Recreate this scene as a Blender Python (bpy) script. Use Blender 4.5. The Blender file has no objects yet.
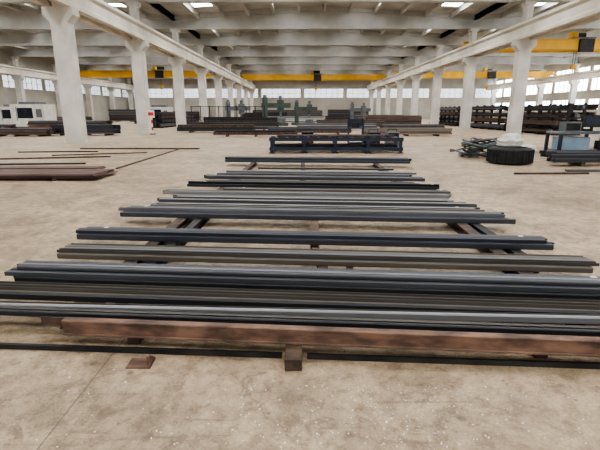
import bpy, bmesh, math, random
from mathutils import Vector, Matrix
R = random.Random(7)
C = bpy.context.scene.collection

# ---------------------------------------------------------------- materials
def lin(c):
    return tuple(((v/255)/12.92 if v/255 <= .04045 else ((v/255+.055)/1.055)**2.4) for v in c)+(1,)

def mat(name, c1, c2=None, scale=3.0, stretch=(1,1,1), rough=.6, metal=0.0, bump=0.0, detail=6, r2=None, lo=.35, hi=.65, island=0.0):
    m = bpy.data.materials.new(name); m.use_nodes = True
    nt = m.node_tree; b = nt.nodes['Principled BSDF']
    b.inputs['Roughness'].default_value = rough
    b.inputs['Metallic'].default_value = metal
    c2 = c2 or tuple(v*.8 for v in c1)
    tc = nt.nodes.new('ShaderNodeTexCoord'); mp = nt.nodes.new('ShaderNodeMapping')
    mp.inputs['Scale'].default_value = stretch
    nz = nt.nodes.new('ShaderNodeTexNoise'); nz.inputs['Scale'].default_value = scale
    nz.inputs['Detail'].default_value = detail
    cr = nt.nodes.new('ShaderNodeValToRGB')
    cr.color_ramp.elements[0].position = lo; cr.color_ramp.elements[0].color = lin(c1)
    cr.color_ramp.elements[1].position = hi; cr.color_ramp.elements[1].color = lin(c2)
    L = nt.links.new
    L(tc.outputs['Object'], mp.inputs['Vector']); L(mp.outputs['Vector'], nz.inputs['Vector'])
    src = nz.outputs['Fac']
    if island:   # every bar gets its own tone
        ge = nt.nodes.new('ShaderNodeNewGeometry'); mx = nt.nodes.new('ShaderNodeMix'); mx.data_type='FLOAT'
        mx.inputs[0].default_value = island
        L(src, mx.inputs[2]); L(ge.outputs['Random Per Island'], mx.inputs[3]); src = mx.outputs[0]
    L(src, cr.inputs['Fac']); L(cr.outputs['Color'], b.inputs['Base Color'])
    if r2 is not None:
        mr = nt.nodes.new('ShaderNodeMapRange'); mr.inputs['To Min'].default_value = rough; mr.inputs['To Max'].default_value = r2
        L(nz.outputs['Fac'], mr.inputs['Value']); L(mr.outputs['Result'], b.inputs['Roughness'])
    if bump:
        bp = nt.nodes.new('ShaderNodeBump'); bp.inputs['Strength'].default_value = bump; bp.inputs['Distance'].default_value = .01
        L(nz.outputs['Fac'], bp.inputs['Height']); L(bp.outputs['Normal'], b.inputs['Normal'])
    return m

def emis(name, col, s):
    m = bpy.data.materials.new(name); m.use_nodes = True
    nt = m.node_tree; b = nt.nodes['Principled BSDF']
    b.inputs['Base Color'].default_value = (.8,.8,.8,1)
    b.inputs['Emission Color'].default_value = lin(col); b.inputs['Emission Strength'].default_value = s
    return m

def floor_material():
    m = bpy.data.materials.new('worn_concrete_floor'); m.use_nodes = True
    nt = m.node_tree; b = nt.nodes['Principled BSDF']; N = nt.nodes.new; L = nt.links.new
    tc = N('ShaderNodeTexCoord')
    def noise(s, d=8, rg=.6, dist=0):
        n = N('ShaderNodeTexNoise'); n.inputs['Scale'].default_value = s; n.inputs['Detail'].default_value = d
        n.inputs['Roughness'].default_value = rg; n.inputs['Distortion'].default_value = dist
        L(tc.outputs['Object'], n.inputs['Vector']); return n
    def ramp(src, p0, c0, p1, c1):
        r = N('ShaderNodeValToRGB'); e = r.color_ramp.elements
        e[0].position = p0; e[0].color = c0; e[1].position = p1; e[1].color = c1
        L(src, r.inputs['Fac']); return r
    def mix(f, a, bb, mode='MIX'):
        x = N('ShaderNodeMix'); x.data_type = 'RGBA'; x.blend_type = mode
        if isinstance(f, float): x.inputs[0].default_value = f
        else: L(f, x.inputs[0])
        for i, s in ((6, a), (7, bb)):
            if isinstance(s, tuple): x.inputs[i].default_value = s
            else: L(s, x.inputs[i])
        return x.outputs[2]
    def mul(src, k):
        q = N('ShaderNodeMath'); q.operation='MULTIPLY'; q.inputs[1].default_value=k; L(src, q.inputs[0]); return q.outputs[0]
    n1 = noise(.45, 6, .6, .4); n2 = noise(2.6, 10, .72, .5); n3 = noise(60, 5, .75); n5 = noise(9, 8, .7, .2)
    n6 = noise(.9, 10, .75, 1.2)
    base = ramp(n1.outputs['Fac'], .32, lin((172,150,122)), .68, lin((202,181,152))).outputs['Color']
    s6 = ramp(n6.outputs['Fac'], .36, (.50,.47,.44,1), .5, (1,1,1,1)).outputs['Color']
    base = mix(.8, base, s6, 'MULTIPLY')
    st = ramp(n2.outputs['Fac'], .38, (.56,.53,.50,1), .56, (1,1,1,1)).outputs['Color']
    c = mix(.85, base, st, 'MULTIPLY')
    s5 = ramp(n5.outputs['Fac'], .40, (.60,.57,.54,1), .52, (1,1,1,1)).outputs['Color']
    c = mix(.75, c, s5, 'MULTIPLY')
    sp = ramp(n3.outputs['Fac'], .36, (.50,.47,.44,1), .56, (1,1,1,1)).outputs['Color']
    c = mix(.6, c, sp, 'MULTIPLY')
    n7 = noise(4.2, 6, .65, .8)
    c = mix(mul(ramp(n7.outputs['Fac'], .59, (0,0,0,1), .65, (1,1,1,1)).outputs['Color'], .55), c, lin((100,82,64)))
    vo = N('ShaderNodeTexVoronoi'); vo.inputs['Scale'].default_value = 11; L(tc.outputs['Object'], vo.inputs['Vector'])
    v2 = ramp(vo.outputs['Distance'], .05, (1,1,1,1), .08, (0,0,0,1))
    n4 = noise(1.3, 2); gate = ramp(n4.outputs['Fac'], .5, (0,0,0,1), .58, (1,1,1,1))
    g = N('ShaderNodeMath'); g.operation = 'MULTIPLY'; L(v2.outputs['Color'], g.inputs[0]); L(gate.outputs['Color'], g.inputs[1])
    c = mix(g.outputs[0], c, lin((226,218,200)))
    for sc, p0, p1, k in ((3.1,.04,.11,.7),(7.3,.04,.10,.65)):
        vo2 = N('ShaderNodeTexVoronoi'); vo2.inputs['Scale'].default_value = sc; L(tc.outputs['Object'], vo2.inputs['Vector'])
        c = mix(mul(ramp(vo2.outputs['Distance'], p0, (1,1,1,1), p1, (0,0,0,1)).outputs['Color'], k), c, lin((80,64,50)))
    for rot, th in ((.5,.63),(-1.1,.65)):
        mp = N('ShaderNodeMapping'); mp.inputs['Rotation'].default_value=(0,0,rot); mp.inputs['Scale'].default_value=(.5,9,1)
        L(tc.outputs['Object'], mp.inputs['Vector'])
        ns = N('ShaderNodeTexNoise'); ns.inputs['Scale'].default_value=1.6; ns.inputs['Detail'].default_value=4; L(mp.outputs['Vector'], ns.inputs['Vector'])
        c = mix(mul(ramp(ns.outputs['Fac'], th, (0,0,0,1), th+.04, (1,1,1,1)).outputs['Color'], .45), c, lin((106,88,70)))
    nd = noise(1.5, 4); ma = N('ShaderNodeMix'); ma.data_type='RGBA'; ma.inputs[0].default_value=.25
    L(tc.outputs['Object'], ma.inputs[6]); L(nd.outputs['Color'], ma.inputs[7])
    vc = N('ShaderNodeTexVoronoi'); vc.feature='DISTANCE_TO_EDGE'; vc.inputs['Scale'].default_value=.55; L(ma.outputs[2], vc.inputs['Vector'])
    c = mix(mul(ramp(vc.outputs['Distance'], .0, (1,1,1,1), .004, (0,0,0,1)).outputs['Color'], .3), c, lin((90,76,60)))
    sx = N('ShaderNodeSeparateXYZ'); L(tc.outputs['Object'], sx.inputs[0])
    js = []
    for ax, off, per in (('X', 1.3+50, 5.0), ('Y', 51.2, 5.0)):
        a = N('ShaderNodeMath'); a.operation = 'ADD'; a.inputs[1].default_value = off+per/2; L(sx.outputs[ax], a.inputs[0])
        md = N('ShaderNodeMath'); md.operation = 'MODULO'; md.inputs[1].default_value = per; L(a.outputs[0], md.inputs[0])
        s = N('ShaderNodeMath'); s.operation = 'SUBTRACT'; s.inputs[1].default_value = per/2; L(md.outputs[0], s.inputs[0])
        ab = N('ShaderNodeMath'); ab.operation = 'ABSOLUTE'; L(s.outputs[0], ab.inputs[0])
        lt = N('ShaderNodeMath'); lt.operation = 'LESS_THAN'; lt.inputs[1].default_value = .005; L(ab.outputs[0], lt.inputs[0])
        js.append(lt)
    mx = N('ShaderNodeMath'); mx.operation = 'MAXIMUM'; L(js[0].outputs[0], mx.inputs[0]); L(js[1].outputs[0], mx.inputs[1])
    c = mix(mul(mx.outputs[0], .65), c, lin((80,68,54)))
    L(c, b.inputs['Base Color'])
    rr = N('ShaderNodeMapRange'); rr.inputs['To Min'].default_value = .35; rr.inputs['To Max'].default_value = .7
    L(n2.outputs['Fac'], rr.inputs['Value']); L(rr.outputs['Result'], b.inputs['Roughness'])
    bp = N('ShaderNodeBump'); bp.inputs['Strength'].default_value = .3; bp.inputs['Distance'].default_value = .01
    L(n3.outputs['Fac'], bp.inputs['Height']); L(bp.outputs['Normal'], b.inputs['Normal'])
    return m

M_floor = floor_material()
M_conc = mat('precast_concrete', (186,182,172), (208,204,195), .8, rough=.85)
M_ceil = mat('roof_concrete', (160,159,154), (184,183,178), .5, rough=.9)
M_beam = mat('painted_runway_beam', (190,183,170), (210,203,190), .7, rough=.8)
M_wall = mat('wall_panel', (154,149,138), (174,169,158), .3, rough=.9)
M_sky = emis('skylight_glazing', (250,252,255), 17)
M_win = emis('window_glazing', (236,243,250), 9)
M_winl = emis('dim_window_glazing', (215,225,235), 1.4)  # weaker glow for the left and back wall windows
M_frame = mat('window_frame', (110,112,114), (126,128,130), rough=.6)
ST = (.8, 6, 6)
kw = dict(scale=1.2, stretch=ST, island=.65, lo=.2, hi=.8)
M_s1 = mat('steel_slate', (44,45,48), (104,105,109), rough=.4, metal=.5, r2=.6, **kw)
M_s2 = mat('steel_dark_slate', (34,36,42), (78,81,90), rough=.4, metal=.5, r2=.6, **kw)
M_s3 = mat('steel_bronze', (62,58,53), (120,114,105), rough=.45, metal=.4, r2=.65, **kw)
M_s4 = mat('steel_galvanised', (92,92,94), (158,158,160), rough=.38, metal=.5, r2=.55, **kw)
M_s5 = mat('steel_black_mill', (26,26,29), (58,58,62), rough=.45, metal=.45, r2=.6, **kw)
M_rust = mat('rusted_steel', (78,60,51), (134,104,86), 5.0, (1,2.5,2.5), rough=.6, metal=.25, bump=.35, detail=14, lo=.36, hi=.64)
M_rustp = mat('rusted_plate', (74,54,47), (104,79,69), 1.2, (1,2,2), rough=.55, metal=.2, bump=.1, detail=10)
M_rust2 = mat('dark_rust', (50,40,35), (90,70,58), 7, rough=.75, metal=.1, bump=.3, detail=10)
M_black = mat('black_iron', (26,26,27), (50,48,46), 5, rough=.6, metal=.3)
M_wood = mat('old_timber', (62,50,40), (104,86,68), 6, (1,1,1), rough=.85, bump=.3)
M_yel = mat('crane_yellow', (200,150,20), (218,168,34), 1, rough=.5)
M_blue = mat('dark_navy_enamel', (20,26,42), (32,42,64), 2, rough=.5)
M_lblue = mat('pale_blue_enamel', (124,146,164), (142,164,180), 2, rough=.5)
M_green = mat('machine_green', (54,70,62), (72,88,78), 2, rough=.5)
M_white = mat('off_white_paint', (200,198,190), (218,216,208), 2, rough=.6)
M_red = mat('signal_red', (170,34,28), (190,44,36), 2, rough=.5)
M_rub = mat('black_rubber', (20,20,21), (36,36,37), 8, rough=.8)
M_hose = mat('green_hose', (46,60,54), (72,84,76), 8, rough=.6)
M_screen = mat('screen_glass', (16,24,36), (24,34,50), 2, rough=.2)
M_chip = mat('paint_flakes', (212,206,194), (232,228,220), 20, rough=.8)
M_grey = mat('grey_paint', (84,88,92), (108,112,116), 2, rough=.55)

# ---------------------------------------------------------------- mesh builder
class MB:
    def __init__(s): s.v=[]; s.f=[]; s.m=[]; s.mats=[]
    def mi(s, m):
        if m not in s.mats: s.mats.append(m)
        return s.mats.index(m)
    def add(s, vs, fs, m):
        o=len(s.v); s.v += [tuple(v) for v in vs]; i=s.mi(m)
        for f in fs: s.f.append([a+o for a in f]); s.m.append(i)
    def box(s, x0,x1,y0,y1,z0,z1,m, rz=0, piv=None, rx=0):
        vs=[Vector((x,y,z)) for z in (z0,z1) for y in (y0,y1) for x in (x0,x1)]
        if rz or rx:
            p=Vector(piv) if piv else Vector(((x0+x1)/2,(y0+y1)/2,(z0+z1)/2))
            q=Matrix.Rotation(rz,3,'Z')@Matrix.Rotation(rx,3,'X')
            vs=[q@(v-p)+p for v in vs]
        s.add(vs,[(0,2,3,1),(4,5,7,6),(0,1,5,4),(2,6,7,3),(0,4,6,2),(1,3,7,5)],m)
    def ext(s, prof, x0, x1, m, y=0, z=0, axis='X', yaw=0, pitch=0):
        n=len(prof); vs=[]
        for xx in (x0,x1):
            for a,b in prof:
                if axis=='X': vs.append((xx, y+a+xx*yaw, z+b+xx*pitch))
                else: vs.append((y+a, xx, z+b))
        fs=[(i,(i+1)%n,n+(i+1)%n,n+i) for i in range(n)]
        fs+= [tuple(range(n-1,-1,-1)), tuple(range(n,2*n))]
        s.add(vs,fs,m)
    def cyl(s, p0,p1,r,m,n=12,r1=None):
        p0=Vector(p0);p1=Vector(p1);d=(p1-p0).normalized()
        a=d.orthogonal().normalized();b=d.cross(a); r1=r if r1 is None else r1
        vs=[]
        for p,q in ((p0,r),(p1,r1)):
            for i in range(n):
                t=2*math.pi*i/n; vs.append(p+a*math.cos(t)*q+b*math.sin(t)*q)
        fs=[(i,(i+1)%n,n+(i+1)%n,n+i) for i in range(n)]+[tuple(range(n-1,-1,-1)),tuple(range(n,2*n))]
        s.add(vs,fs,m)
    def path(s, pts, r, m, n=7):
        for a,b in zip(pts[:-1],pts[1:]): s.cyl(a,b,r,m,n)
    def build(s, name, bevel=0, smooth=False, seg=2):
        me=bpy.data.meshes.new(name)
        me.from_pydata(s.v,[],s.f)
        for m in s.mats: me.materials.append(m)
        me.polygons.foreach_set('material_index', s.m)
        bm=bmesh.new(); bm.from_mesh(me); bmesh.ops.recalc_face_normals(bm,faces=bm.faces); bm.to_mesh(me); bm.free()
        if smooth: me.polygons.foreach_set('use_smooth',[True]*len(me.polygons))
        o=bpy.data.objects.new(name,me); C.objects.link(o)
        if bevel:
            b=o.modifiers.new('bevel','BEVEL'); b.width=bevel; b.segments=seg; b.limit_method='ANGLE'
        return o

# ---------------------------------------------------------------- hall shell
ROWS=[-40.6,-12.1,16.0,44.5]; YK=[23.5+10.3*k for k in range(-3,9)]
Y0,Y1=-10,109; XL,XR=-41.8,45.7
b=MB(); b.box(XL-.3,XR+.3,Y0,Y1+.3,-.2,0,M_floor); b.build('floor')

WN=0
def banded_wall(name, fixed, a0, a1, axis, bands, ztop, mw):
    global WN
    b=MB(); z=0; th=.3
    def seg(z0,z1,aa,bb):
        if axis=='Y': b.box(fixed-th/2,fixed+th/2,aa,bb,z0,z1,M_wall)
        else: b.box(aa,bb,fixed-th/2,fixed+th/2,z0,z1,M_wall)
    for (zb,zt) in bands:
        seg(z,zb,a0,a1); z=zt
        a=a0
        while a<a1: seg(zb,zt,a,min(a+.8,a1)); a+=10.3
    seg(z,ztop,a0,a1)
    b.build(name)
    for (zb,zt) in bands:
        a=a0
        w=MB()
        while a<a1:
            s0,s1=a+.8,min(a+10.3,a1)
            if s1>s0:
                if axis=='Y': w.box(fixed-.02,fixed+.02,s0,s1,zb,zt,mw)
                else: w.box(s0,s1,fixed-.02,fixed+.02,zb,zt,mw)
                n=7
                for i in range(n+1):
                    q=s0+(s1-s0)*i/n
                    if axis=='Y': w.box(fixed-.07,fixed+.07,q-.06,q+.06,zb,zt,M_frame)
                    else: w.box(q-.06,q+.06,fixed-.07,fixed+.07,zb,zt,M_frame)
                zm=(zb+zt)/2
                if axis=='Y': w.box(fixed-.06,fixed+.06,s0,s1,zm-.05,zm+.05,M_frame)
                else: w.box(s0,s1,fixed-.06,fixed+.06,zm-.05,zm+.05,M_frame)
            a+=10.3
        WN+=1
        w.build('window_%d'%WN)
banded_wall('wall_left',XL,Y0,Y1,'Y',[(5.0,6.6)],11.4,M_winl)
banded_wall('wall_right',XR,Y0,Y1,'Y',[(2.0,3.6),(5.0,8.6)],11.4,M_win)
banded_wall('wall_back',Y1+.15,XL,XR,'X',[(5.0,7.0)],11.4,M_winl)

# roof
b=MB(); sk=MB()
for i in range(3):
    a,c=ROWS[i],ROWS[i+1]; mid=(a+c)/2
    ea = XL-.2 if i==0 else a
    ec = XR+.2 if i==2 else c
    prof=[(ea,10.3),(mid,11.1),(ec,10.3),(ec,10.5),(mid,11.3),(ea,10.5)]
    b.ext(prof,Y0,Y1+.3,M_ceil,axis='Y')
    n=12; w=(c-a)/n
    for j in range(n+1):
        x=a+w*j; zc=10.3+.8*(1-abs(x-mid)/(mid-a))
        b.box(x-.12,x+.12,Y0,Y1,zc-.42,zc+.05,M_ceil)
    for y in YK[:-1]:
        for j in (1,4,7,10):
            x=a+w*(j+.5); s=(.8/(mid-a))*(1 if x<mid else -1)
            zc=10.3+.8*(1-abs(x-mid)/(mid-a))-.06
            hw=w/2-.38
            yy=(y+2.6,y+7.0)
            vs=[(x-hw,yy[0],zc-s*hw),(x+hw,yy[0],zc+s*hw),(x+hw,yy[1],zc+s*hw),(x-hw,yy[1],zc-s*hw)]
            vs+=[(p[0],p[1],p[2]-.03) for p in vs]
            sk.add(vs,[(0,1,2,3),(7,6,5,4),(0,4,5,1),(1,5,6,2),(2,6,7,3),(3,7,4,0)],M_sky)
b.build('ceiling'); sk.build('skylight')

for y in YK:
    b=MB()
    for i in range(3):
        a,c=ROWS[i],ROWS[i+1]; mid=(a+c)/2
        def strip(h0a,h0m,h1a,h1m,w):
            vs=[]
            for yy in (y-w/2,y+w/2):
                vs+=[(a,yy,h0a),(mid,yy,h0m),(c,yy,h0a),(c,yy,h1a),(mid,yy,h1m),(a,yy,h1a)]
            b.add(vs,[(0,1,4,5),(1,2,3,4),(6,11,10,7),(7,10,9,8),(0,6,7,1),(1,7,8,2),(5,4,10,11),(4,3,9,10),(0,5,11,6),(2,8,9,3)],M_ceil)
        strip(9.15,9.15,9.4,9.4,.5); strip(9.35,9.35,10.1,10.9,.2); strip(9.95,10.75,10.3,11.1,.7)
    b.build('roof_beam')

for r in ROWS:
    for y in YK:
        b=MB(); w=.42
        b.ext([(-w,0),(w,0),(w,5.9),(.75,6.25),(.75,6.62),(.22,6.62),(.22,8.85),(.4,8.95),(.4,9.15),(-.4,9.15),(-.4,8.95),(-.22,8.85),(-.22,6.62),(-.75,6.62),(-.75,6.25),(-w,5.9)],y-.35,y+.35,M_conc,y=r,axis='Y')
        b.build('concrete_column')
for i,r in enumerate(ROWS):
    for sgn in (-1,1):
        if (i==0 and sgn<0) or (i==3 and sgn>0): continue
        x=r+sgn*.5
        b=MB()
        P=[(-.17,0),(.17,0),(.17,.18),(.1,.28),(.1,.75),(.25,.9),(.25,1.08),(-.25,1.08),(-.25,.9),(-.1,.75),(-.1,.28),(-.17,.18)]
        b.ext(P,Y0,Y1,M_beam,y=x,z=6.62,axis='Y')
        b.box(x-.05,x+.05,Y0,Y1,7.7,7.8,M_grey)
        b.build('crane_runway_beam')

def crane(y,ra,rb,tx):
    b=MB(); x0,x1=ra+.5,rb-.5
    for yy in (y-1,y+1):
        b.ext([(x0,7.95),(x0+1.2,7.55),(x1-1.2,7.55),(x1,7.95),(x1,8.5),(x0,8.5)],yy-.22,yy+.22,M_yel,axis='Y')
        b.box(x0,x1,yy-.3,yy+.3,8.5,8.54,M_yel)
    for xx in (x0,x1):
        b.box(xx-.2,xx+.2,y-2.0,y+2.0,7.92,8.25,M_yel)
        for q in (-1.7,1.7):
            b.cyl((xx-.08,y+q,7.98),(xx+.08,y+q,7.98),.17,M_black,16)
    b.box(tx-1.1,tx+1.1,y-1.3,y+1.3,8.54,8.7,M_grey)
    b.cyl((tx-.7,y,9),(tx+.7,y,9),.3,M_black,16); b.box(tx-1.0,tx-.5,y-1,y-.2,8.7,9.2,M_yel)
    b.box(tx-.5,tx+.9,y-1.5,y-1.24,7.3,8.5,M_black)
    for q in (-.12,.12): b.cyl((tx+q,y,8.8),(tx+q,y,6.2),.02,M_black,6)
    b.box(tx-.25,tx+.25,y-.15,y+.15,5.8,6.25,M_yel)
    b.cyl((tx,y,5.8),(tx,y,5.5),.06,M_black,8)
    b.build('overhead_crane')
crane(88,-12.1,16,2.5); crane(80,-40.6,-12.1,-25); crane(47,16,44.5,27.5); crane(82,16,44.5,33)

# ---------------------------------------------------------------- profiles
def pC(w,h,t=.005): return [(0,0),(0,h),(w,h),(w,0),(w-t,0),(w-t,h-t),(t,h-t),(t,0)]
def pU(w,h,t=.005): return [(0,h),(0,0),(w,0),(w,h),(w-t,h),(w-t,t),(t,t),(t,h)]
def pL(w,h,t=.006): return [(0,0),(w,0),(w,t),(t,t),(t,h),(0,h)]
def pI(w,h,t=.007):
    m=w/2; q=.004
    return [(0,0),(w,0),(w,t),(m+q,t),(m+q,h-t),(w,h-t),(w,h),(0,h),(0,h-t),(m-q,h-t),(m-q,t),(0,t)]
def pT(w,h,c=.006):
    return [(c,0),(w-c,0),(w,c),(w,h-c),(w-c,h),(c,h),(0,h-c),(0,c)]
def tube(b,x0,x1,y,z,w,h,m,yaw,pitch=0):
    b.ext(pT(w,h),x0,x1,m,y,z,yaw=yaw,pitch=pitch)
    t=.006
    for xx,d in ((x0,-1),(x1,1)):
        b.ext([(t,t),(w-t,t),(w-t,h-t),(t,h-t)],xx,xx+d*.0015,M_black,y,z,yaw=yaw,pitch=pitch)  # ends are solid; thin black cap paints in the dark of the hollow

ROT=-.072
def bundle(Yc, xl, xr, z0, rows, rot=ROT, jit=.07, name='steel_profile_bundle'):
    b=MB()
    for (dz,dy,w,h,k,m) in rows:
        a=xl+R.uniform(-jit,jit); c=xr+R.uniform(-jit,jit)
        yaw=rot+R.uniform(-.0016,.0016)
        y=Yc+dy; z=z0+dz
        P={'C':pC,'U':pU,'L':pL,'I':pI}.get(k)
        if P: b.ext(P(w,h),a,c,m,y,z,yaw=yaw)
        else: tube(b,a,c,y,z,w,h,m,yaw)
    for xx in (xl+R.uniform(.15,.4), xr-R.uniform(.15,.4)):
        dz,dy,w,h,k,m=rows[-1]
        if R.random()<.6 and k in 'TCI': b.box(xx,xx+.05,Yc+dy+xx*rot+.008,Yc+dy+xx*rot+w-.008,z0+dz+h,z0+dz+h+.001,M_chip,rz=rot)
    return b.build(name)

def rowset(n,w,h,kinds,mats,gap=.007,y0=None,dz=0):
    tot=n*(w+gap); y=-tot/2 if y0 is None else y0; out=[]
    for i in range(n):
        out.append((dz,y,w,h,kinds[i%len(kinds)],mats[i%len(mats)])); y+=w+gap
    return out

SK=.115
bundle(13.4,-2.35,3.2,SK,rowset(6,.07,.07,'TIT',[M_s2,M_s1])+rowset(5,.07,.07,'TI',[M_s2,M_s5],dz=.071))
bundle(11.6,-1.2,2.4,SK,rowset(2,.05,.05,'IT',[M_s1,M_s3]))
bundle(10.9,-2.0,2.75,SK,rowset(3,.06,.05,'IT',[M_s4,M_s1]))
bundle(10.35,-2.1,2.5,SK,rowset(3,.05,.05,'CT',[M_s5]))
bundle(9.85,-2.25,2.65,SK,rowset(5,.05,.07,'IT',[M_s1,M_s2]))
bundle(9.3,-2.15,2.4,SK,rowset(3,.05,.04,'U',[M_s4,M_s3]))
bundle(8.8,-2.35,2.7,SK,rowset(5,.055,.055,'TIU',[M_s5,M_s3,M_s5])+[(.056,-.12,.06,.05,'T',M_s5)])
bundle(8.35,-1.5,2.8,SK,rowset(3,.05,.04,'TI',[M_s3,M_s1]))
bundle(7.9,-2.6,2.65,SK,rowset(4,.055,.05,'UIC',[M_s4,M_s1,M_s3]))
bundle(7.45,-2.3,2.5,SK,rowset(4,.05,.045,'IT',[M_s3,M_s4]))
bundle(7.12,-2.5,2.75,SK,rowset(3,.055,.05,'UI',[M_s1,M_s4]))
bundle(6.75,-2.45,2.7,SK,rowset(4,.05,.045,'TUI',[M_s3,M_s1,M_s4]))
bundle(6.13,-2.7,2.85,SK,rowset(5,.058,.064,'TIT',[M_s2,M_s1,M_s2])+rowset(3,.064,.036,'UCI',[M_s4,M_s1,M_s1],dz=.065,y0=-.04))
bundle(4.93,-2.74,2.77,SK,rowset(4,.062,.064,'TIT',[M_s2,M_s5])+rowset(3,.06,.036,'CI',[M_s2,M_s1],dz=.065,y0=-.09))
bundle(4.25,-2.56,2.8,SK,rowset(5,.056,.055,'TI',[M_s3,M_s1])+rowset(4,.054,.03,'UCI',[M_s3,M_s1,M_s3],dz=.056,y0=-.11))
bundle(3.62,-2.64,2.8,SK,rowset(6,.056,.055,'TTI',[M_s5,M_s2])+rowset(5,.056,.036,'CIC',[M_s1,M_s2,M_s5],dz=.056,y0=-.16)+rowset(3,.05,.032,'TCI',[M_s1,M_s4,M_s2],dz=.093,y0=-.1))
bundle(3.22,-3.0,2.9,SK,rowset(4,.045,.045,'CTI',[M_s5,M_s3,M_s1],gap=.016)+rowset(2,.055,.03,'U',[M_s3],dz=.046,y0=-.05))
bundle(3.0,-2.9,3.3,SK,rowset(2,.04,.055,'TL',[M_s4,M_s3],y0=-.05,gap=.014),rot=-.045)
bundle(2.86,-3.0,3.2,SK,rowset(2,.034,.04,'TI',[M_s5,M_s3],y0=-.04,gap=.012),rot=-.066)
# rusty channel on edge, web to the front with rolled toes
b=MB()
w,h,t=.055,.115,.009
b.ext([(0,0),(w,0),(w,t*.7),(t,t*1.3),(t,h-t*1.3),(w,h-t*.7),(w,h),(0,h),(-.006,h-.004),(-.006,h-.014),(0,h-.018),(0,.018),(-.006,.014),(-.006,.004)],-1.68,3.3,M_rust,2.62,.082,yaw=ROT)
b.build('steel_channel')
b=MB()
b.ext([(0,0),(.06,0),(.06,.008),(.008,.008),(.008,.05),(0,.05)],-1.9,3.3,M_rust2,2.72,.115,yaw=ROT)
b.build('steel_angle_bar')
for a,c in ((-2.9,-.14),(.03,3.1)):
    b=MB()
    b.ext([(0,0),(.07,0),(.07,.008),(.008,.008),(.008,.035),(0,.035)],a,c,M_black,2.58,.0,yaw=-.055)
    b.build('steel_angle_bar')

def skid(x0,y0,x1,y1,w,h,m,name='timber_skid'):
    b=MB(); d=Vector((x1-x0,y1-y0,0)); n=Vector((-d.y,d.x,0)).normalized()*w/2
    p=[Vector((x0,y0,0)),Vector((x1,y1,0))]
    vs=[p[0]-n,p[0]+n,p[1]+n,p[1]-n]; vs=vs+[v+Vector((0,0,h)) for v in vs]
    b.add(vs,[(0,3,2,1),(4,5,6,7),(0,1,5,4),(1,2,6,5),(2,3,7,6),(3,0,4,7)],m)
    return b.build(name,bevel=.004)
def irail(x0,y0,x1,y1,h=SK,w=.1,m=None,name='support_rail'):
    m=m or M_rust2
    b=MB(); t=.012
    P=[(-w/2,0),(w/2,0),(w/2,t),(.006,t),(.006,h-t),(w/2,h-t),(w/2,h),(-w/2,h),(-w/2,h-t),(-.006,h-t),(-.006,t),(-w/2,t)]
    L=math.hypot(x1-x0,y1-y0); b.ext(P,0,L,m,axis='Y')
    o=b.build(name); o.location=(x0,y0,0); o.rotation_euler=(0,0,-math.atan2(x1-x0,y1-y0)); return o
irail(-1.78,2.98,-1.74,7.0,w=.14); irail(-1.56,3.4,-1.46,7.6,w=.1,m=M_black); irail(-1.66,7.9,-1.5,13.9,w=.13)
irail(2.1,2.72,2.2,6.3,w=.14); irail(2.36,4.2,2.42,9.2,w=.12,m=M_black); irail(2.15,9.3,2.2,13.6,w=.13)
irail(-.02,6.5,.0,13.7,w=.12)
skid(.14,5.0,.18,6.4,.1,SK,M_wood); skid(.2,3.25,.2,4.5,.1,SK,M_rust2)
skid(-.06,2.44,-.06,2.80,.11,.08,M_wood); skid(-1.2,2.76,-1.2,3.1,.09,.08,M_rust2); skid(1.6,2.60,1.6,2.9,.09,.08,M_rust2)
skid(.45,3.86,.47,4.12,.07,.1,M_wood); skid(.12,4.56,.15,4.78,.08,.09,M_wood)
b=MB(); b.ext([(0,0),(.11,0),(.12,.01),(.02,.09),(0,.09)],-1.0,-.985,M_rust,2.46,0); b.box(-1.14,-.985,2.46,2.57,0,.01,M_rust)
b.build('steel_bracket_offcut')

b=MB()
for i in range(260):
    if i<170: x=R.gauss(.4,.45); y=R.uniform(1.75,2.3)
    else: x=R.uniform(-2.4,2.6); y=R.uniform(1.75,2.38)
    s=R.uniform(.002,.005)*(1.6 if i%9==0 else 1)
    b.box(x-s,x+s,y-s*.7,y+s*.7,0,.002,M_chip,rz=R.uniform(0,3))
b.build('paint_flake_debris')

# ---------------------------------------------------------------- things around
def plates(x0,x1,y0,y1,n,m,rz=0,th=.018,z=.06,name='rusty_plate_stack'):
    b=MB(); cx,cy=(x0+x1)/2,(y0+y1)/2
    for q in (.15,.5,.85):
        xx=x0+(x1-x0)*q; b.box(xx-.05,xx+.05,y0,y1,0,z,M_wood,rz=rz,piv=(cx,cy,0))
    for i in range(n):
        j=R.uniform(-.08,.08); k=R.uniform(-.06,.06)
        b.box(x0+j,x1+j,y0+k,y1+k,z,z+th,m,rz=rz+R.uniform(-.01,.01),piv=(cx,cy,0)); z+=th
    b.build(name)
plates(-11.5,-5.0,10.25,10.85,5,M_rustp,.02); plates(-11.5,-5.0,11.0,11.5,4,M_rustp,.02); plates(-11.5,-5.6,11.75,12.25,3,M_rustp,.02)
def fbar(x0,x1,y0,y1,h,m,rz=0):
    b=MB(); b.box(x0,x1,y0,y1,0,h,m,rz=rz); b.build('flat_bar')
fbar(-5.5,-5.42,12.6,19.2,.03,M_rust2,.01); fbar(-9.9,-4.6,19.4,19.5,.06,M_rust2); fbar(-11.2,-7.0,15.4,15.5,.05,M_rust2,.25)
fbar(-11.6,-8.5,17.9,17.98,.05,M_s5,.12); fbar(-11.2,-6.9,13.5,13.6,.05,M_s5,.1)
fbar(-9.6,-6.2,17.0,17.1,.04,M_rust2,.35); fbar(5.6,7.6,11.5,11.56,.05,M_rust2,.03)

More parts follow.
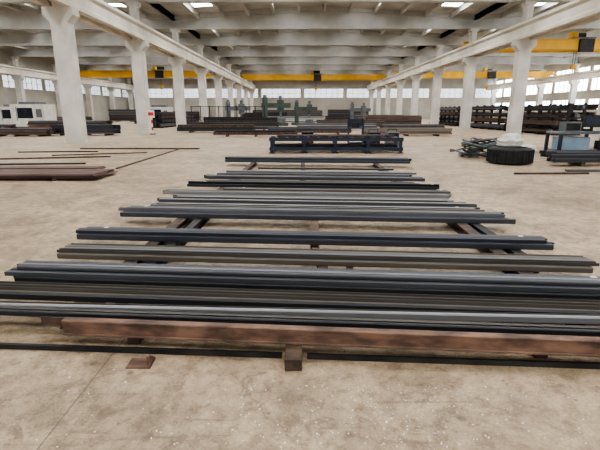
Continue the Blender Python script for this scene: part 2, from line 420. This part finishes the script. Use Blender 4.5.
def barstack(cx,cy,L,W,H,mats,name='steel_bar_stack'):
    b=MB(); z=.12; s=.11
    for q in (-.35,0,.35):
        b.box(cx+q*L-.06,cx+q*L+.06,cy-W/2,cy+W/2,0,.12,M_wood)
    while z<H:
        n=max(1,int(W/s))
        for i in range(n):
            if z>H-.15 and R.random()<.3: continue
            a=-W/2+i*s; j=R.uniform(-.12,.12); j2=R.uniform(-.12,.12)
            b.box(cx-L/2+j,cx+L/2+j2,cy+a,cy+a+s*.92,z,z+s*.92,R.choice(mats))
        z+=s*.92
    b.build(name)
D=[M_s5,M_s1,M_rust2]; DK=[M_s5,M_black,M_rust2]; DL=[M_s1,M_s3,M_rustp]
barstack(-15.5,31.6,4.5,1.2,.7,[M_s5,M_s2]); barstack(-19.5,30.5,4.5,1.5,.45,DL)
barstack(-7.0,36,6,1.2,.6,DK); barstack(-6.3,40,8,1.2,.7,D); barstack(-3.2,30,5.5,.8,.35,D)
barstack(.5,33,6,1.2,.5,D); barstack(7.2,31,6,1.2,.45,[M_rustp,M_s3]); barstack(3,40,7,1.5,.6,[M_s4,M_s1])
barstack(9,37,5,1.3,.6,D); barstack(-22,42,7,2,.8,DL); barstack(-27,36,6,2,.6,D); barstack(5,47,7,1.4,.8,DL); barstack(-7,50,8,1.5,1.0,DK)
barstack(10.5,52,6,2,1.2,DL); barstack(-18,59,8,2,1.1,D); barstack(-32,58,8,2,1.0,DL); barstack(-1,63,8,1.5,1.0,[M_s4,M_white])
barstack(10.4,13.6,5.4,.7,.26,[M_s1,M_s5],name='steel_sheet_stack'); barstack(11.2,14.8,5.8,.9,.32,[M_s1,M_s2],name='steel_sheet_stack')
fbar(7.3,13,12.0,12.12,.06,M_s1)
for i,(x,y) in enumerate(((-6,69),(11,66),(3,71),(-5,77),(8,80),(-22,70),(-30,78),(26,72),(34,66),(0,84),(-7,92),(9,93),(-24,90))):
    barstack(x,y,7,2,R.uniform(1.0,2.0),(D,DL)[i%2])

def rack(x,y0,y1,h):
    b=MB(); n=int((y1-y0)/1.6)
    for i in range(n+1):
        y=y0+(y1-y0)*i/n
        b.box(x-.1,x+.1,y-.08,y+.08,0,h,M_black); b.box(x-1,x+1,y-.08,y+.08,0,.14,M_black)
        for k in range(1,4):
            z=h*k/4+.05
            b.box(x-.95,x+.95,y-.05,y+.05,z,z+.1,M_black)
    for k in range(0,4):
        z=(h*k/4+.15) if k else .14
        for j in range(7):
            if R.random()<.15: continue
            xx=x-.9+j*.26+(.05 if j>3 else 0)
            if abs(xx+.07-x)<.2: continue
            b.box(xx,xx+.15,y0+R.uniform(-.5,.3),y1+R.uniform(-.3,.5),z,z+R.uniform(.12,.34),R.choice(D))
    b.build('cantilever_rack')
rack(18.6,31.5,39,2.2); rack(18.6,40.5,50,2.3); rack(22.5,36,48,2.3); rack(18.6,52,62,2.3)
rack(-15.5,46,53,1.6)

b=MB()
x0,x1,ya,yb=-1.35,4.0,17.6,18.6
for yy in (ya,yb):
    b.box(x0,x1,yy-.05,yy+.05,.48,.62,M_blue); b.box(x0,x1,yy-.05,yy+.05,.1,.24,M_blue)
    for xx in (x0+.1,x0+1.4,1.3,x1-1.4,x1-.1):
        b.box(xx-.06,xx+.06,yy-.06,yy+.06,0,.62,M_blue)
        b.box(xx-.12,xx+.12,yy-.12,yy+.12,0,.03,M_black)
for i in range(12):
    xx=x0+.25+i*(x1-x0-.5)/11
    b.cyl((xx,ya,.58),(xx,yb,.58),.06,M_grey,10)
for i in range(6): b.box(x0+.1+R.uniform(0,.5),x1-R.uniform(.1,1),ya+.1+i*.14,ya+.2+i*.14,.64,.70,R.choice(D))
b.box(x0+.2,x1-.2,ya+.2,yb-.2,.24,.34,M_black)
b.build('roller_table')
def wmachine(x,y,z,m):
    b=MB(); b.box(x-.28,x+.28,y-.3,y+.3,z+.08,z+.72,m); b.box(x-.24,x+.24,y-.32,y-.3,z+.4,z+.68,M_screen)
    b.path([(x-.2,y,z+.72),(x-.2,y,z+.84),(x+.2,y,z+.84),(x+.2,y,z+.72)],.018,M_black)
    for q in (-.12,.12): b.cyl((x+q,y-.33,z+.25),(x+q,y-.3,z+.25),.035,M_red,10)
    for q in (-.2,.2):
        for p in (-.22,.22): b.cyl((x+q-.02,y+p,z+.06),(x+q+.02,y+p,z+.06),.06,M_black,10)
    b.build('welding_machine')
wmachine(3.2,20.2,0,M_blue); wmachine(4.1,20.4,0,M_grey); wmachine(.2,20.6,0,M_black)
b=MB()
for z in (.25,.9): b.box(2.0,2.7,19.6,20.1,z,z+.04,M_blue)
for xx in (2.03,2.67):
    for yy in (19.63,20.07): b.box(xx-.02,xx+.02,yy-.02,yy+.02,.0,1.3,M_blue)
b.box(2.0,2.7,20.05,20.1,1.0,1.3,M_blue); b.box(2.15,2.5,19.7,20.0,.94,1.15,M_black)
b.build('tool_cart')

def ring(b,cx,cy,prof,m,n=40):
    vs=[];k=len(prof)
    for i in range(n):
        t=2*math.pi*i/n
        for r,z in prof: vs.append((cx+r*math.cos(t),cy+r*math.sin(t),z))
    fs=[(i*k+j,((i+1)%n)*k+j,((i+1)%n)*k+(j+1)%k,i*k+(j+1)%k) for i in range(n) for j in range(k)]
    b.add(vs,fs,m)
b=MB(); cx,cy=6.65,14.1
ring(b,cx,cy,[(.36,.06),(.5,.0),(.6,.02),(.66,.08),(.67,.26),(.66,.44),(.6,.5),(.5,.52),(.36,.46),(.38,.26)],M_rub)
for i in range(36):
    t=2*math.pi*i/36; x,y=cx+.672*math.cos(t),cy+.672*math.sin(t)
    b.box(x-.02,x+.02,y-.022,y+.022,.06,.46,M_rub,rz=t)
b.build('tyre')
b=MB()
for i in range(14):
    pts=[]; ox,oy=6.4+R.uniform(-.45,.45),16.0+R.uniform(-.3,.3); rr=R.uniform(.3,.6)
    for k in range(21):
        t=2*math.pi*k/20
        pts.append((ox+rr*math.cos(t),oy+rr*.8*math.sin(t),.03+i*.045+.05*math.sin(3*t+i)+.02))
    b.path(pts,.03,(M_hose,M_grey,M_rub)[i%3])
b.build('coiled_hose')
def sack(x,y,s,z=0):
    bm=bmesh.new(); bmesh.ops.create_icosphere(bm,subdivisions=4,radius=1)
    for v in bm.verts:
        k=1+.08*math.sin(7*v.co.x+3*v.co.y)+.06*math.sin(9*v.co.z+x)+.03*math.sin(17*v.co.x-11*v.co.z)
        zz=max(v.co.z,-.75)
        v.co=Vector((x+v.co.x*.40*s*k,y+v.co.y*.30*s*k,z+(zz+.75)*.24*s*k))
    me=bpy.data.meshes.new('white_sack'); bm.to_mesh(me); bm.free(); me.materials.append(M_white)
    me.polygons.foreach_set('use_smooth',[True]*len(me.polygons))
    C.objects.link(bpy.data.objects.new('white_sack',me))
sack(7.9,16.6,1.1); sack(8.6,16.9,.95); sack(6.7,14.25,.95,.52)

b=MB()
b.box(9.4,12.6,16.2,17.2,.82,.9,M_grey)
for xx in (9.45,10.95,12.55):
    for yy in (16.25,17.15): b.box(xx-.05,xx+.05,yy-.05,yy+.05,0,.82,M_blue)
b.box(9.5,12.5,16.3,17.1,.2,.24,M_grey); b.box(9.6,10.6,16.35,17.05,.24,.7,M_lblue); b.box(11.2,12.3,16.35,17.0,.24,.55,M_black)
b.build('workbench')
b=MB()
b.box(10.5,11.2,16.7,16.78,1.05,1.5,M_black); b.box(10.54,11.16,16.69,16.7,1.09,1.46,M_screen); b.box(10.8,10.9,16.75,16.8,.9,1.1,M_black); b.box(10.65,11.05,16.6,16.9,.9,.92,M_black)
b.build('computer_monitor')
b=MB()
b.box(11.3,12.1,16.4,17,.9,1.7,M_white); b.box(11.36,12.04,16.39,16.4,1.1,1.6,M_lblue); b.box(11.4,11.6,16.37,16.39,1.0,1.05,M_black)
b.build('control_box')
b=MB()
b.box(12.9,14.2,17.5,18.3,.08,1.9,M_lblue); b.box(12.93,13.53,17.47,17.5,.12,1.86,M_lblue); b.box(13.57,14.17,17.47,17.5,.12,1.86,M_lblue)
b.box(13.46,13.5,17.44,17.47,.9,1.1,M_black); b.box(13.6,13.64,17.44,17.47,.9,1.1,M_black)
for xx in (12.95,14.1): b.box(xx,xx+.05,17.55,18.25,0,.08,M_black)
b.build('metal_cabinet')
b=MB()
b.box(9.7,10.3,16.5,16.9,.9,1.25,M_grey); b.box(9.75,10.25,16.48,16.5,.95,1.2,M_black); b.path([(9.8,16.7,1.25),(9.8,16.7,1.35),(10.2,16.7,1.35),(10.2,16.7,1.25)],.015,M_black)
b.build('tool_box')

def drill(x,y,s,m):
    b=MB()
    b.box(x-2*s,x+1.6*s,y-.7*s,y+.7*s,0,.35*s,m); b.cyl((x-1.2*s,y,.3*s),(x-1.2*s,y,3.3*s),.32*s,m,18)
    b.box(x-1.6*s,x+1.9*s,y-.28*s,y+.28*s,2.1*s,2.65*s,m); b.box(x+.3*s,x+1.1*s,y-.6*s,y+.3*s,1.6*s,3.0*s,m)
    b.cyl((x+.7*s,y-.3*s,1.6*s),(x+.7*s,y-.3*s,1.0*s),.12*s,M_grey,12); b.cyl((x+.7*s,y-.3*s,3*s),(x+.7*s,y-.3*s,3.5*s),.2*s,M_grey,12)
    b.box(x+.1*s,x+1.3*s,y-.5*s,y+.5*s,.35*s,.85*s,M_grey); b.cyl((x-1.2*s,y,3.3*s),(x-1.2*s,y,3.6*s),.22*s,M_grey,12)
    for k in range(3):
        t=k*2.1; b.cyl((x+.7*s,y-.62*s,2*s),(x+.7*s+.35*s*math.cos(t),y-.66*s,2*s+.35*s*math.sin(t)),.03*s,M_black,6)
    b.build('radial_drill_press',bevel=.03)
drill(-3.4,54,1.0,M_green); drill(.2,57,.85,M_green); drill(-8.0,54,.85,M_grey); drill(7.5,60,.8,M_grey)
def cnc(x,y,w,d,h):
    b=MB(); b.box(x-w/2,x+w/2,y-d/2,y+d/2,.12,h,M_white); b.box(x-w/2+.1,x+w/2-.1,y-d/2+.1,y+d/2-.1,0,.12,M_black)
    b.box(x-w*.3,x+w*.15,y-d/2-.02,y-d/2,h*.4,h*.85,M_screen); b.box(x+w*.27,x+w*.42,y-d/2-.15,y-d/2,h*.45,h*.8,M_grey)
    b.box(x-w*.33,x-w*.31,y-d/2-.05,y-d/2,h*.3,h*.9,M_grey); b.box(x-.3*w,x+.3*w,y-d*.3,y+d*.3,h,h+.25,M_grey)
    b.build('machining_centre',bevel=.03)
cnc(-29,48,3.6,2.2,2.4); cnc(-33.5,52,3,2.2,2.2); cnc(-20.5,64,3.2,2,2.3)
b=MB()
for k in range(6): b.cyl((-11.2,32.9,.04+k*.25),(-11.2,32.9,.04+(k+1)*.25),.06,M_red if k%2 else M_white,12)
b.cyl((-11.2,32.9,0),(-11.2,32.9,.05),.22,M_black,16); b.box(-11.45,-10.95,32.82,32.85,1.2,1.75,M_white); b.box(-11.4,-11.0,32.81,32.82,1.35,1.6,M_red)
b.build('warning_post')
b=MB()
for i in range(9):
    x=-11+i*.9; b.box(x-.04,x+.04,43.96,44.04,0,2.2,M_black)
for z in (.2,1.1,2.1): b.box(-11,-3.8,43.98,44.02,z,z+.05,M_black)
for i in range(48): b.box(-11+i*.15,-10.985+i*.15,43.99,44.01,.2,2.1,M_black)
b.build('guard_fence')

# ---------------------------------------------------------------- light + camera
w=bpy.data.worlds.new('world'); bpy.context.scene.world=w; w.use_nodes=True
bg=w.node_tree.nodes['Background']; bg.inputs[0].default_value=(.96,.98,1,1); bg.inputs[1].default_value=1.2

cd=bpy.data.cameras.new('camera'); cam=bpy.data.objects.new('camera',cd); C.objects.link(cam)
cam.location=(0,0,1.6); cam.rotation_euler=(math.radians(90-14.6),0,.007)
cd.lens=26; cd.sensor_width=36; cd.clip_end=500
bpy.context.scene.camera=cam
try: bpy.context.scene.view_settings.look='AgX - Medium High Contrast'
except Exception as e: print(e)
